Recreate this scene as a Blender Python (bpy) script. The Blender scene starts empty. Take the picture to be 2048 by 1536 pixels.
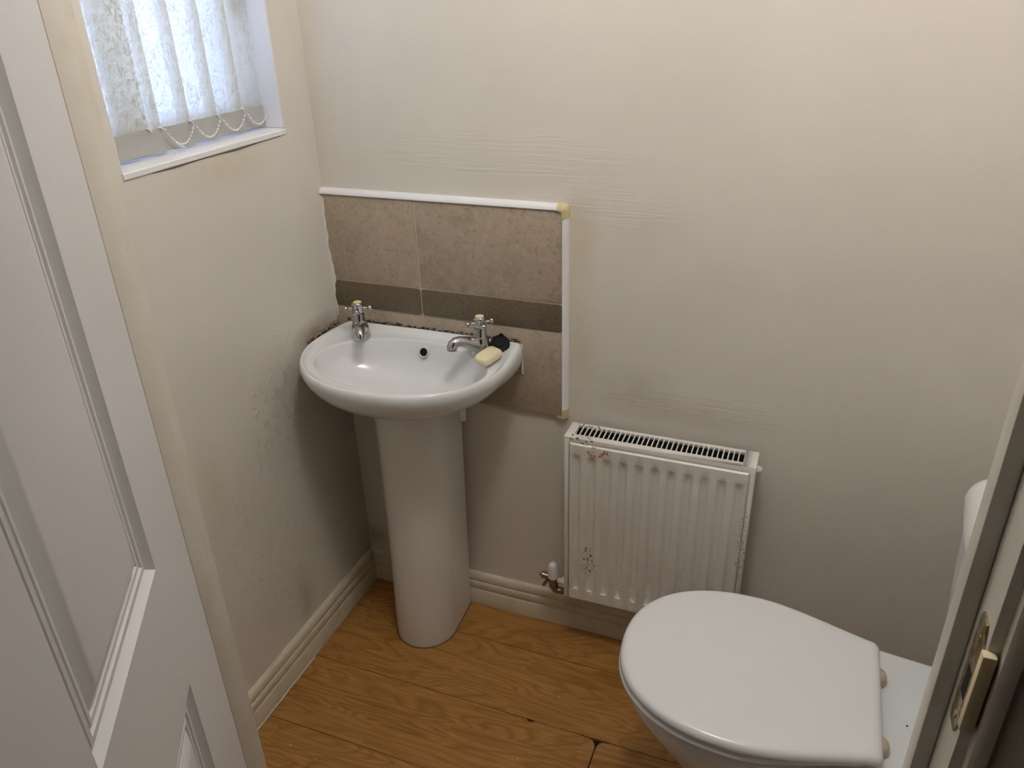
import bpy, bmesh, math, random
from mathutils import Vector, Matrix
random.seed(7)
PI = math.pi
scene = bpy.context.scene
col = scene.collection

# ------------------------------------------------------------------ camera
YAW, PITCH, ROLL = 0.3836, 0.4745, -0.0317
CAM = Vector((1.0391, -1.4828, 1.5001)); FPX = 1574.76
fw = Vector((-math.sin(YAW)*math.cos(PITCH), math.cos(YAW)*math.cos(PITCH), -math.sin(PITCH)))
r0 = Vector((math.cos(YAW), math.sin(YAW), 0)); u0 = r0.cross(fw)
rt = r0*math.cos(ROLL) + u0*math.sin(ROLL); up = u0*math.cos(ROLL) - r0*math.sin(ROLL)
cd = bpy.data.cameras.new('camera'); cam = bpy.data.objects.new('camera', cd); col.objects.link(cam)
cd.sensor_fit = 'HORIZONTAL'; cd.sensor_width = 36.0; cd.lens = 36.0*FPX/2048.0
cd.clip_start = 0.01; cd.clip_end = 100
M = Matrix.Identity(4)
for i in range(3):
    M[i][0] = rt[i]; M[i][1] = up[i]; M[i][2] = -fw[i]; M[i][3] = CAM[i]
cam.matrix_world = M
scene.camera = cam

# ------------------------------------------------------------------ world, exposure
world = bpy.data.worlds.new('sky'); scene.world = world; world.use_nodes = True
bg = world.node_tree.nodes['Background']
bg.inputs[0].default_value = (0.46, 0.60, 1.0, 1); bg.inputs[1].default_value = 5.2
vs = scene.view_settings
vs.view_transform = 'Standard'; vs.look = 'None'; vs.gamma = 1.0; vs.use_curve_mapping = False
vs.exposure = 0.17
LAMP = Vector((0.85, -0.77, 2.27)); LAMP_STRENGTH = 53.0; LAMP_COL = (1.0, 0.975, 0.955)

# ------------------------------------------------------------------ materials
def newmat(name):
    m = bpy.data.materials.new(name); m.use_nodes = True
    nt = m.node_tree; p = nt.nodes['Principled BSDF']
    return m, nt, p
def node(nt, t, **kw):
    n = nt.nodes.new(t)
    for k, v in kw.items():
        if k in n.inputs.keys(): n.inputs[k].default_value = v
        else: setattr(n, k, v)
    return n
def lk(nt, a, b): nt.links.new(a, b)
def plain(name, c, rough=0.5, metal=0.0, coat=0.0, spec=0.5):
    m, nt, p = newmat(name)
    p.inputs['Base Color'].default_value = (*c, 1); p.inputs['Roughness'].default_value = rough
    p.inputs['Metallic'].default_value = metal; p.inputs['Coat Weight'].default_value = coat
    p.inputs['Specular IOR Level'].default_value = spec
    return m
def ocoord(nt, scale=(1, 1, 1), loc=(0, 0, 0)):
    tc = node(nt, 'ShaderNodeTexCoord'); mp = node(nt, 'ShaderNodeMapping')
    mp.inputs['Scale'].default_value = scale; mp.inputs['Location'].default_value = loc
    lk(nt, tc.outputs['Object'], mp.inputs['Vector']); return mp.outputs['Vector']
def noise(nt, vec, scale, detail=3, rough=0.5, dist=0.0):
    n = node(nt, 'ShaderNodeTexNoise'); n.inputs['Scale'].default_value = scale
    n.inputs['Detail'].default_value = detail; n.inputs['Roughness'].default_value = rough
    n.inputs['Distortion'].default_value = dist; lk(nt, vec, n.inputs['Vector']); return n.outputs['Fac']
def ramp(nt, fac, stops):
    r = node(nt, 'ShaderNodeValToRGB'); e = r.color_ramp.elements
    while len(e) < len(stops): e.new(0.5)
    for k, (p, c) in enumerate(stops):
        e[k].position = p; e[k].color = (*c, 1) if len(c) == 3 else c
    lk(nt, fac, r.inputs['Fac']); return r.outputs['Color']
def mix(nt, fac, a, b, mode='MIX'):
    n = node(nt, 'ShaderNodeMix', data_type='RGBA', blend_type=mode)
    for s, v in ((n.inputs[0], fac), (n.inputs[6], a), (n.inputs[7], b)):
        if isinstance(v, (int, float)): s.default_value = v
        elif isinstance(v, tuple): s.default_value = (*v, 1)
        else: lk(nt, v, s)
    return n.outputs[2]
def math_(nt, op, a, b=0.0, c=None):
    n = node(nt, 'ShaderNodeMath', operation=op)
    for i, v in enumerate((a, b) if c is None else (a, b, c)):
        if isinstance(v, (int, float)): n.inputs[i].default_value = v
        else: lk(nt, v, n.inputs[i])
    return n.outputs[0]
def bump(nt, p, h, strength=0.3, dist=0.002):
    b = node(nt, 'ShaderNodeBump'); b.inputs['Strength'].default_value = strength
    b.inputs['Distance'].default_value = dist; lk(nt, h, b.inputs['Height'])
    lk(nt, b.outputs['Normal'], p.inputs['Normal']); return b
def spot(nt, centre, radii):
    """soft 0..1 blob in object space"""
    tc = node(nt, 'ShaderNodeTexCoord'); mp = node(nt, 'ShaderNodeMapping')
    mp.inputs['Scale'].default_value = tuple(1.0/r for r in radii)
    mp.inputs['Location'].default_value = tuple(-c/r for c, r in zip(centre, radii))
    lk(nt, tc.outputs['Object'], mp.inputs['Vector'])
    g = node(nt, 'ShaderNodeTexGradient', gradient_type='SPHERICAL'); lk(nt, mp.outputs['Vector'], g.inputs['Vector'])
    return g.outputs['Fac']

WALL = (0.735, 0.695, 0.635)
def wall_mat(name, base, flakes=None, stains=(), rip=None):
    m, nt, p = newmat(name); v = ocoord(nt)
    n1 = noise(nt, v, 2.2, 4, 0.55); n2 = noise(nt, v, 9, 3, 0.6)
    c = ramp(nt, n1, [(0.3, tuple(x*0.94 for x in base)), (0.7, tuple(min(1, x*1.05) for x in base))])
    c = mix(nt, math_(nt, 'MULTIPLY', n2, 0.12), c, (base[0]*0.98, base[1]*0.92, base[2]*0.78))
    for (ce, ra, colr, amt) in stains:
        s = spot(nt, ce, ra); s = math_(nt, 'MULTIPLY', math_(nt, 'MULTIPLY', s, noise(nt, v, 28, 4, 0.65)), amt)
        c = mix(nt, s, c, colr)
    lk(nt, c, p.inputs['Base Color']); p.inputs['Roughness'].default_value = 0.62
    p.inputs['Specular IOR Level'].default_value = 0.3
    h = math_(nt, 'ADD', math_(nt, 'MULTIPLY', noise(nt, v, 260, 2), 0.10), math_(nt, 'MULTIPLY', noise(nt, v, 14, 4), 0.55))
    if flakes:
        for ce, ra in flakes:
            f = ramp(nt, noise(nt, ocoord(nt, (1, 1, 0.6)), 62, 3, 0.6, 1.0), [(0.56, (0, 0, 0)), (0.63, (1, 1, 1))])
            h = math_(nt, 'ADD', h, math_(nt, 'MULTIPLY', math_(nt, 'MULTIPLY', f, math_(nt, 'MINIMUM', math_(nt, 'MULTIPLY', spot(nt, ce, ra), 2.2), 1.0)), 3.6))
    if rip:
        for ce, ra, sc in rip:
            f = noise(nt, ocoord(nt, sc), 1.0, 4, 0.6, 0.8)
            h = math_(nt, 'ADD', h, math_(nt, 'MULTIPLY', math_(nt, 'MULTIPLY', f, math_(nt, 'MINIMUM', math_(nt, 'MULTIPLY', spot(nt, ce, ra), 2.0), 1.0)), 1.0))
    bump(nt, p, h, 0.35, 0.004)
    return m
YEL = (0.60, 0.50, 0.32)
m_wall_back = wall_mat('cream_paint_back', WALL,
    stains=[((0.60, 0, 1.03), (0.05, 0.3, 0.12), YEL, 1.0), ((0.60, 0, 0.80), (0.05, 0.3, 0.25), YEL, 0.8),
            ((0.72, 0, 0.72), (0.12, 0.3, 0.06), (0.35, 0.30, 0.24), 0.45), ((0.02, 0, 0.14), (0.05, 0.3, 0.05), (0.25, 0.18, 0.10), 1.0),
            ((0.80, 0, 0.67), (0.25, 0.3, 0.05), (0.52, 0.44, 0.28), 0.8)],
    rip=[((0.42, 0, 1.19), (0.35, 0.5, 0.06), (5, 1, 160)), ((0.65, 0, 1.10), (0.18, 0.5, 0.06), (6, 1, 150)), ((0.86, 0, 0.69), (0.3, 0.5, 0.05), (6, 1, 150))])
m_wall_left = wall_mat('cream_paint_left', (0.725, 0.695, 0.640),
    flakes=[((0, -0.36, 0.42), (0.4, 0.15, 0.30)), ((0, -0.27, 0.70), (0.4, 0.10, 0.16)), ((0, -0.22, 0.80), (0.4, 0.06, 0.08))],
    stains=[((0, -0.50, 0.62), (0.3, 0.05, 0.14), YEL, 0.8), ((0, -0.30, 0.16), (0.3, 0.05, 0.12), (0.3, 0.22, 0.14), 0.8),
            ((0, -0.30, 1.20), (0.3, 0.16, 0.04), YEL, 0.8), ((0, -0.10, 0.80), (0.3, 0.10, 0.035), (0.25, 0.18, 0.11), 1.2)])
m_wall = wall_mat('cream_paint', WALL)
m_hall = wall_mat('hall_paint', (0.42, 0.36, 0.26))
m_ceil = plain('ceiling_white', (0.86, 0.85, 0.82), 0.8)
def ceramic(name, c=(0.79, 0.81, 0.82), rough=0.15):
    m, nt, p = newmat(name); p.inputs['Base Color'].default_value = (*c, 1)
    p.inputs['Roughness'].default_value = rough; p.inputs['Coat Weight'].default_value = 0.15
    p.inputs['Coat Roughness'].default_value = 0.08
    bump(nt, p, noise(nt, ocoord(nt), 12, 2), 0.04, 0.004); return m
m_ceramic = ceramic('white_glazed_ceramic')
m_ceramic_ped = ceramic('pedestal_glazed_ceramic', (0.79, 0.77, 0.74), 0.16)
m_seat = plain('white_seat_plastic', (0.78, 0.79, 0.795), 0.22, coat=0.15)
m_cistern = plain('white_cistern_plastic', (0.80, 0.80, 0.79), 0.22)
m_beige = plain('aged_beige_plastic', (0.60, 0.50, 0.36), 0.4)
m_chrome = plain('chrome', (0.50, 0.50, 0.51), 0.10, 1.0)
m_chrome_dull = plain('limescaled_chrome', (0.46, 0.46, 0.45), 0.22, 1.0)
m_brassdull = plain('dull_nickel_brass', (0.30, 0.27, 0.20), 0.38, 1.0)
m_cap = plain('cream_tap_cap', (0.80, 0.74, 0.44), 0.35)
m_black = plain('black_rubber_and_hole_shade', (0.008, 0.008, 0.010), 0.65, spec=0.2)  # plug rubber; also paints the shade of the overflow hole
m_soap = plain('cream_soap', (0.82, 0.73, 0.50), 0.45)
m_dark = plain('dark_gap', (0.015, 0.011, 0.008), 0.9)
m_trimwhite = plain('white_pvc_trim', (0.84, 0.84, 0.86), 0.3)
m_yellowed = plain('yellowed_pvc', (0.62, 0.52, 0.28), 0.45)
m_pvc = plain('white_upvc', (0.84, 0.84, 0.85), 0.28)
m_barewood = plain('bare_pine', (0.80, 0.66, 0.42), 0.7)

def paint_mat(name, base, rough=0.35, dirt=0.25, dirtcol=(0.40, 0.32, 0.22), scale=10):
    m, nt, p = newmat(name); v = ocoord(nt)
    d = ramp(nt, noise(nt, v, scale, 5, 0.65), [(0.48, (0, 0, 0)), (0.75, (1, 1, 1))])
    c = mix(nt, math_(nt, 'MULTIPLY', d, dirt), base, dirtcol)
    lk(nt, c, p.inputs['Base Color']); p.inputs['Roughness'].default_value = rough
    bump(nt, p, noise(nt, ocoord(nt), 60, 3), 0.12, 0.002); return m
m_skirt = paint_mat('cream_gloss_skirting', (0.70, 0.635, 0.50), 0.35, 0.4, (0.36, 0.28, 0.18), 14)
m_frame = paint_mat('cream_gloss_door_frame', (0.70, 0.655, 0.575), 0.35, 0.35, (0.45, 0.36, 0.2), 8)
m_archi = paint_mat('cream_gloss_architrave', (0.62, 0.55, 0.45), 0.35, 0.4, (0.36, 0.28, 0.18), 8)
def door_mat():
    m, nt, p = newmat('white_grained_door_paint'); v = ocoord(nt, (60, 60, 3))
    g = noise(nt, v, 6, 4, 0.6, 0.6)
    d = ramp(nt, noise(nt, ocoord(nt), 16, 5, 0.65), [(0.6, (0, 0, 0)), (0.8, (1, 1, 1))])
    lk(nt, mix(nt, math_(nt, 'MULTIPLY', d, 0.12), (0.70, 0.69, 0.69), (0.5, 0.42, 0.3)), p.inputs['Base Color'])
    p.inputs['Roughness'].default_value = 0.42; bump(nt, p, g, 0.10, 0.0015); return m
m_door = door_mat()

def tile_mat():
    m, nt, p = newmat('beige_stone_tile'); v = ocoord(nt); oi = node(nt, 'ShaderNodeObjectInfo')
    add = node(nt, 'ShaderNodeVectorMath', operation='ADD'); lk(nt, v, add.inputs[0])
    lk(nt, math_(nt, 'MULTIPLY', oi.outputs['Random'], 9.0), add.inputs[1]); v = add.outputs[0]
    a = ramp(nt, noise(nt, v, 10, 6, 0.7, 0.6), [(0.32, (0.330, 0.268, 0.200)), (0.5, (0.410, 0.338, 0.262)), (0.7, (0.450, 0.352, 0.272))])
    s = ramp(nt, noise(nt, v, 110, 4, 0.7), [(0.53, (0, 0, 0)), (0.66, (1, 1, 1))])
    c = mix(nt, math_(nt, 'MULTIPLY', s, 0.45), a, (0.20, 0.155, 0.11))
    s2 = ramp(nt, noise(nt, v, 75, 4, 0.7), [(0.54, (0, 0, 0)), (0.68, (1, 1, 1))])
    c = mix(nt, math_(nt, 'MULTIPLY', s2, 0.45), c, (0.54, 0.45, 0.35))
    lk(nt, c, p.inputs['Base Color']); p.inputs['Roughness'].default_value = 0.38
    bump(nt, p, noise(nt, v, 60, 3), 0.08, 0.001); return m
m_tile = tile_mat()
def border_mat():
    m, nt, p = newmat('brown_textured_tile'); v = ocoord(nt)
    n = noise(nt, v, 230, 3, 0.6)
    lk(nt, ramp(nt, n, [(0.3, (0.095, 0.070, 0.042)), (0.7, (0.170, 0.132, 0.084))]), p.inputs['Base Color'])
    p.inputs['Roughness'].default_value = 0.36; bump(nt, p, noise(nt, v, 170, 3, 0.6), 0.7, 0.002); return m
m_border = border_mat()
m_grout = plain('cream_grout', (0.58, 0.50, 0.38), 0.8)
def sealant_mat():
    m, nt, p = newmat('mouldy_sealant'); v = ocoord(nt, (1, 1, 2.2))
    n = noise(nt, v, 150, 3, 0.7)
    lk(nt, ramp(nt, n, [(0.49, (0.02, 0.016, 0.012)), (0.55, (0.12, 0.09, 0.06)), (0.60, (0.55, 0.48, 0.40))]), p.inputs['Base Color'])
    p.inputs['Roughness'].default_value = 0.6; bump(nt, p, n, 0.8, 0.003); return m
m_seal = sealant_mat()
m_stainring = plain('brown_base_stain', (0.16, 0.10, 0.05), 0.7)
def rad_mat():
    m, nt, p = newmat('chipped_white_radiator_paint'); v = ocoord(nt)
    base = ramp(nt, noise(nt, v, 7, 4), [(0.3, (0.76, 0.73, 0.675)), (0.7, (0.82, 0.80, 0.755))])
    def speck(ce, ra, sc, lo, colr, c):
        s = math_(nt, 'MULTIPLY', math_(nt, 'MINIMUM', math_(nt, 'MULTIPLY', spot(nt, ce, ra), 2.5), 1.0), noise(nt, v, sc, 3, 0.6))
        return mix(nt, ramp(nt, s, [(lo, (0, 0, 0)), (lo+0.03, (1, 1, 1))]), c, colr)
    c = speck((0.652, -0.095, 0.29), (0.028, 0.2, 0.07), 200, 0.575, (0.20, 0.055, 0.02), base)
    c = speck((0.665, -0.095, 0.59), (0.05, 0.2, 0.022), 130, 0.56, (0.42, 0.16, 0.04), c)
    c = speck((0.63, -0.09, 0.615), (0.05, 0.2, 0.02), 150, 0.585, (0.16, 0.06, 0.03), c)
    c = speck((0.985, -0.09, 0.42), (0.014, 0.2, 0.16), 200, 0.605, (0.22, 0.15, 0.08), c)
    d = math_(nt, 'MULTIPLY', math_(nt, 'MINIMUM', math_(nt, 'MULTIPLY', spot(nt, (0.93, -0.09, 0.18), (0.14, 0.2, 0.12)), 2), 1), noise(nt, v, 40, 4, 0.6))
    c = mix(nt, math_(nt, 'MULTIPLY', d, 0.55), c, (0.30, 0.25, 0.19))
    lk(nt, c, p.inputs['Base Color']); p.inputs['Roughness'].default_value = 0.36
    blis = ramp(nt, noise(nt, v, 90, 2, 0.5), [(0.58, (0, 0, 0)), (0.72, (1, 1, 1))])
    low = ramp(nt, math_(nt, 'MULTIPLY', spot(nt, (0.8, -0.09, 0.12), (0.5, 0.5, 0.38)), 1.5), [(0.1, (0.12, 0.12, 0.12)), (0.9, (1, 1, 1))])
    bump(nt, p, math_(nt, 'MULTIPLY', blis, low), 0.5, 0.003); return m
m_rad = rad_mat()
m_fin = plain('shade_black_convector_steel', (0.016, 0.012, 0.010), 0.8)  # near-black colour paints the shade inside the grille slots

def wood_mat():
    m, nt, p = newmat('oak_laminate'); tc = node(nt, 'ShaderNodeTexCoord'); oi = node(nt, 'ShaderNodeObjectInfo')
    off = node(nt, 'ShaderNodeCombineXYZ')
    lk(nt, math_(nt, 'MULTIPLY', oi.outputs['Random'], 7.3), off.inputs[0]); lk(nt, math_(nt, 'MULTIPLY', oi.outputs['Random'], 3.1), off.inputs[2])
    add = node(nt, 'ShaderNodeVectorMath', operation='ADD'); lk(nt, tc.outputs['Object'], add.inputs[0]); lk(nt, off.outputs[0], add.inputs[1])
    # printed short boards inside each plank
    br = node(nt, 'ShaderNodeTexBrick', offset=0.37); br.inputs['Scale'].default_value = 1.0
    br.inputs['Brick Width'].default_value = 0.46; br.inputs['Row Height'].default_value = 0.0645; br.inputs['Mortar Size'].default_value = 0.0
    br.inputs['Color1'].default_value = (0, 0, 0, 1); br.inputs['Color2'].default_value = (1, 1, 1, 1)
    lk(nt, add.outputs[0], br.inputs['Vector'])
    off2 = node(nt, 'ShaderNodeVectorMath', operation='ADD'); lk(nt, add.outputs[0], off2.inputs[0])
    sc = node(nt, 'ShaderNodeVectorMath', operation='SCALE'); lk(nt, br.outputs['Color'], sc.inputs[0]); sc.inputs['Scale'].default_value = 2.7
    lk(nt, sc.outputs[0], off2.inputs[1])
    def mp(s):
        q = node(nt, 'ShaderNodeMapping'); q.inputs['Scale'].default_value = s; lk(nt, off2.outputs[0], q.inputs['Vector']); return q.outputs['Vector']
    field = noise(nt, mp((2.2, 9, 1)), 1.0, 2, 0.45, 0.5)
    ringv = math_(nt, 'FRACT', math_(nt, 'MULTIPLY', field, 15.0))
    rings = ramp(nt, ringv, [(0.0, (0, 0, 0)), (0.30, (1, 1, 1)), (0.75, (0.7, 0.7, 0.7)), (1.0, (0, 0, 0))])
    fine = noise(nt, mp((7, 260, 1)), 1.0, 4, 0.65)
    c = mix(nt, rings, (0.310, 0.138, 0.031), (0.490, 0.245, 0.066))
    c = mix(nt, math_(nt, 'MULTIPLY', ramp(nt, fine, [(0.40, (1, 1, 1)), (0.60, (0, 0, 0))]), 0.50), c, (0.210, 0.085, 0.020))
    c = mix(nt, math_(nt, 'MULTIPLY', br.outputs['Color'], 0.22), c, (0.50, 0.26, 0.082))
    fleck = node(nt, 'ShaderNodeTexVoronoi'); fleck.inputs['Scale'].default_value = 26; lk(nt, add.outputs[0], fleck.inputs['Vector'])
    fl_ = math_(nt, 'MULTIPLY', math_(nt, 'LESS_THAN', fleck.outputs['Distance'], 0.038), math_(nt, 'GREATER_THAN', noise(nt, add.outputs[0], 9, 2), 0.54))
    c = mix(nt, fl_, c, (0.72, 0.62, 0.45))
    lk(nt, c, p.inputs['Base Color']); p.inputs['Roughness'].default_value = 0.40
    bump(nt, p, fine, 0.06, 0.0006); return m
m_wood = wood_mat()

def slat_mat():
    m, nt, p = newmat('sheer_patterned_blind_fabric'); out = nt.nodes['Material Output']
    n = noise(nt, ocoord(nt, (1, 1, 0.5)), 105, 1, 0.5, 1.2)
    pat = ramp(nt, n, [(0.45, (0, 0, 0)), (0.49, (1, 1, 1)), (0.52, (1, 1, 1)), (0.56, (0, 0, 0))])
    d = node(nt, 'ShaderNodeBsdfDiffuse'); lk(nt, mix(nt, pat, (0.74, 0.71, 0.62), (0.60, 0.57, 0.49)), d.inputs['Color'])
    t = node(nt, 'ShaderNodeBsdfTranslucent'); t.inputs['Color'].default_value = (0.84, 0.80, 0.68, 1)
    tr = node(nt, 'ShaderNodeBsdfTransparent'); tr.inputs['Color'].default_value = (0.98, 0.97, 0.95, 1)
    m1 = node(nt, 'ShaderNodeMixShader'); m1.inputs[0].default_value = 0.5
    lk(nt, d.outputs[0], m1.inputs[1]); lk(nt, t.outputs[0], m1.inputs[2])
    m2 = node(nt, 'ShaderNodeMixShader')
    lk(nt, math_(nt, 'MULTIPLY_ADD', pat, -0.24, 0.44), m2.inputs[0])
    lk(nt, m1.outputs[0], m2.inputs[1]); lk(nt, tr.outputs[0], m2.inputs[2]); lk(nt, m2.outputs[0], out.inputs['Surface']); return m
m_slat = slat_mat()
m_hem = plain('grey_blind_weight_pocket', (0.44, 0.435, 0.42), 0.7)
m_bead = plain('white_bead_chain', (0.85, 0.84, 0.82), 0.35)
def glass_mat():
    m, nt, p = newmat('obscured_patterned_glass'); v = ocoord(nt); out = nt.nodes['Material Output']
    n = noise(nt, v, 45, 3, 0.5, 2.0)
    pat = ramp(nt, n, [(0.40, (0.10, 0.10, 0.10)), (0.47, (1, 1, 1)), (0.53, (1, 1, 1)), (0.60, (0.10, 0.10, 0.10))])
    t = node(nt, 'ShaderNodeBsdfTranslucent'); t.inputs['Color'].default_value = (0.78, 0.80, 0.84, 1)
    tr = node(nt, 'ShaderNodeBsdfTransparent'); tr.inputs['Color'].default_value = (0.92, 0.95, 0.97, 1)
    g = node(nt, 'ShaderNodeBsdfGlossy'); g.inputs['Roughness'].default_value = 0.15
    b = node(nt, 'ShaderNodeBump'); b.inputs['Strength'].default_value = 0.6; b.inputs['Distance'].default_value = 0.003
    lk(nt, n, b.inputs['Height']); lk(nt, b.outputs[0], g.inputs['Normal']); lk(nt, b.outputs[0], t.inputs['Normal'])
    m1 = node(nt, 'ShaderNodeMixShader'); lk(nt, math_(nt, 'MULTIPLY_ADD', pat, -0.45, 0.85), m1.inputs[0])
    lk(nt, t.outputs[0], m1.inputs[1]); lk(nt, tr.outputs[0], m1.inputs[2])
    m2 = node(nt, 'ShaderNodeMixShader'); m2.inputs[0].default_value = 0.06
    lk(nt, m1.outputs[0], m2.inputs[1]); lk(nt, g.outputs[0], m2.inputs[2]); lk(nt, m2.outputs[0], out.inputs['Surface']); return m
m_glass = glass_mat()
def strike_mat():
    m, nt, p = newmat('painted_over_brass'); v = ocoord(nt)
    lk(nt, ramp(nt, noise(nt, v, 120, 4, 0.6), [(0.42, (0.24, 0.17, 0.06)), (0.58, (0.42, 0.38, 0.30))]), p.inputs['Base Color'])
    p.inputs['Roughness'].default_value = 0.35; p.inputs['Metallic'].default_value = 0.7; return m
m_strike = strike_mat()

# ------------------------------------------------------------------ mesh helpers
class B:
    def __init__(s): s.v = []; s.f = []
    def add(s, vs, fs):
        o = len(s.v); s.v += [tuple(v) for v in vs]; s.f += [tuple(i+o for i in f) for f in fs]; return s
    def box(s, x0, x1, y0, y1, z0, z1):
        vs = [(x, y, z) for z in (z0, z1) for y in (y0, y1) for x in (x0, x1)]
        return s.add(vs, [(0, 2, 3, 1), (4, 5, 7, 6), (0, 1, 5, 4), (2, 6, 7, 3), (0, 4, 6, 2), (1, 3, 7, 5)])
    def loft(s, rings, cap0=True, cap1=True, closed=True):
        n = len(rings[0]); vs = [p for r in rings for p in r]; fs = []
        for k in range(len(rings)-1):
            for i in range(n if closed else n-1):
                j = (i+1) % n; fs.append((k*n+i, k*n+j, (k+1)*n+j, (k+1)*n+i))
        if cap0: fs.append(tuple(range(n-1, -1, -1)))
        if cap1: fs.append(tuple((len(rings)-1)*n+i for i in range(n)))
        return s.add(vs, fs)
    def lathe(s, prof, n=24, o=(0, 0, 0), axis=(0, 0, 1), cap0=True, cap1=True):
        q = Vector((0, 0, 1)).rotation_difference(Vector(axis).normalized()); o = Vector(o)
        rings = [[o + q @ Vector((r*math.cos(2*PI*i/n), r*math.sin(2*PI*i/n), z)) for i in range(n)] for r, z in prof]
        return s.loft(rings, cap0, cap1)
    def tube(s, pts, rad, n=12, flat=1.0, caps=True):
        pts = [Vector(p) for p in pts]; rings = []; upv = Vector((0, 0, 1))
        if not isinstance(rad, (list, tuple)): rad = [rad]*len(pts)
        prev = None
        for k, p in enumerate(pts):
            t = (pts[min(k+1, len(pts)-1)] - pts[max(k-1, 0)]).normalized()
            if prev is None: a = t.cross(upv); a = a.normalized() if a.length > 1e-4 else Vector((1, 0, 0))
            else: a = (prev - t*prev.dot(t)).normalized()
            prev = a; b = a.cross(t)
            rings.append([p + a*rad[k]*math.cos(2*PI*i/n) + b*rad[k]*flat*math.sin(2*PI*i/n) for i in range(n)])
        return s.loft(rings, caps, caps)
    def ball(s, c, r, n=10, m=6):
        c = Vector(c); rings = []
        for k in range(1, m):
            th = PI*k/m
            rings.append([c + Vector((r*math.sin(th)*math.cos(2*PI*i/n), r*math.sin(th)*math.sin(2*PI*i/n), -r*math.cos(th))) for i in range(n)])
        return s.loft(rings)
    def prism(s, prof, axis, a, b):
        """extrude a closed 2D profile; axis 'x': prof=(y,z) ; 'y': prof=(x,z) ; 'z': prof=(x,y)"""
        def P(u, w, t): return {'x': (t, u, w), 'y': (u, t, w), 'z': (u, w, t)}[axis]
        return s.loft([[P(u, w, a) for u, w in prof], [P(u, w, b) for u, w in prof]])
    def build(s, name, mat, parent=None, smooth=None, bevel=0.0, seg=2):
        me = bpy.data.meshes.new(name); bm = bmesh.new()
        vv = [bm.verts.new(v) for v in s.v]
        for f in s.f:
            try: bm.faces.new([vv[i] for i in f])
            except ValueError: pass
        bmesh.ops.remove_doubles(bm, verts=bm.verts, dist=1e-6)
        bmesh.ops.recalc_face_normals(bm, faces=bm.faces)
        if bevel:
            es = [e for e in bm.edges if len(e.link_faces) == 2 and e.calc_face_angle(0) > 0.6]
            bmesh.ops.bevel(bm, geom=es, offset=bevel, segments=seg, profile=0.5, affect='EDGES', clamp_overlap=True)
        bm.to_mesh(me); bm.free()
        if smooth is None and bevel: smooth = 40
        if smooth:
            me.shade_smooth(); me.set_sharp_from_angle(angle=math.radians(smooth))
        me.materials.append(mat)
        o = bpy.data.objects.new(name, me); col.objects.link(o)
        if parent is not None: attach(o, parent)
        return o
def wm(o):
    return (wm(o.parent) @ o.matrix_parent_inverse if o.parent else Matrix.Identity(4)) @ o.matrix_basis
def attach(o, parent):
    o.parent = parent; o.matrix_parent_inverse = wm(parent).inverted()
def tag(o, label, cat=None, group=None, kind=None):
    o['label'] = label
    if cat: o['category'] = cat
    if group: o['group'] = group
    if kind: o['kind'] = kind
    return o
def thing(name, loc, label, cat=None, group=None, kind=None):
    o = bpy.data.objects.new(name, None); col.objects.link(o); o.location = loc; o.empty_display_size = 0.05
    return tag(o, label, cat, group, kind)

# ------------------------------------------------------------------ layout numbers
XR = 1.545            # right wall
YF, YH = -0.915, -1.015   # door wall, room side and hall side
ZC = 2.40
WY0, WY1, WZ0, WZ1 = -0.532, -0.100, 1.232, 2.10   # window opening
DX0, DX1, DZ = 0.413, 1.184, 1.992                 # door rebate faces, head
HX0, HX1, HY = -0.60, 2.10, -2.90                  # hall

# ------------------------------------------------------------------ room shell
fl = B().box(-0.15, XR+0.1, YH, 0.1, -0.06, -0.009).build('floor', m_dark)
tag(fl, 'oak laminate plank floor of the small toilet room', kind='structure')
hall_fl = B().box(HX0, HX1, HY, YH, -0.06, 0.0).build('floor_hall', plain('hall_carpet', (0.12, 0.09, 0.06), 0.9))
tag(hall_fl, 'brown hall floor outside the doorway', kind='structure')
o = B().box(-0.15, XR+0.15, 0.0, 0.12, -0.06, ZC).build('wall_back', m_wall_back); tag(o, 'cream painted back wall behind the basin and radiator', kind='structure')
b = B()
b.box(-0.15, 0, YH, WY0, -0.06, ZC); b.box(-0.15, 0, WY1, 0.0, -0.06, ZC); b.box(-0.15, 0, WY0, WY1, -0.06, WZ0); b.box(-0.15, 0, WY0, WY1, WZ1, ZC)
wl = b.build('wall_left', m_wall_left); tag(wl, 'cream painted wall on the left with the window in it', kind='structure')
o = B().box(XR, XR+0.12, YF, 0.0, -0.06, ZC).build('wall_right', m_wall); tag(o, 'cream painted wall on the right behind the cistern', kind='structure')
b = B(); LT = 0.028
b.box(-0.15, DX0-LT, YH, YF, -0.06, ZC); b.box(DX1+LT, XR+0.12, YH, YF, -0.06, ZC); b.box(DX0-LT, DX1+LT, YH, YF, DZ+LT, ZC)
o = b.build('wall_front', m_wall); tag(o, 'cream painted wall around the doorway', kind='structure')
o = B().box(-0.15, XR+0.12, YH, 0.12, ZC, ZC+0.08).build('ceiling', m_ceil); tag(o, 'white ceiling of the toilet room', kind='structure')
for nm, bx in (('wall_hall_left', (HX0-0.1, HX0, HY, YH)), ('wall_hall_right', (HX1, HX1+0.1, HY, YH)), ('wall_hall_rear', (HX0-0.1, HX1+0.1, HY-0.1, HY))):
    o = B().box(*bx, -0.06, ZC).build(nm, m_hall); tag(o, 'painted wall of the hall outside', kind='structure')
b = B(); b.box(HX0-0.1, -0.15, YH, YH+0.1, -0.06, ZC); b.box(XR+0.12, HX1+0.1, YH, YH+0.1, -0.06, ZC)
o = b.build('wall_hall_front', m_hall); tag(o, 'hall wall on both sides of the toilet room', kind='structure')
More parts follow.
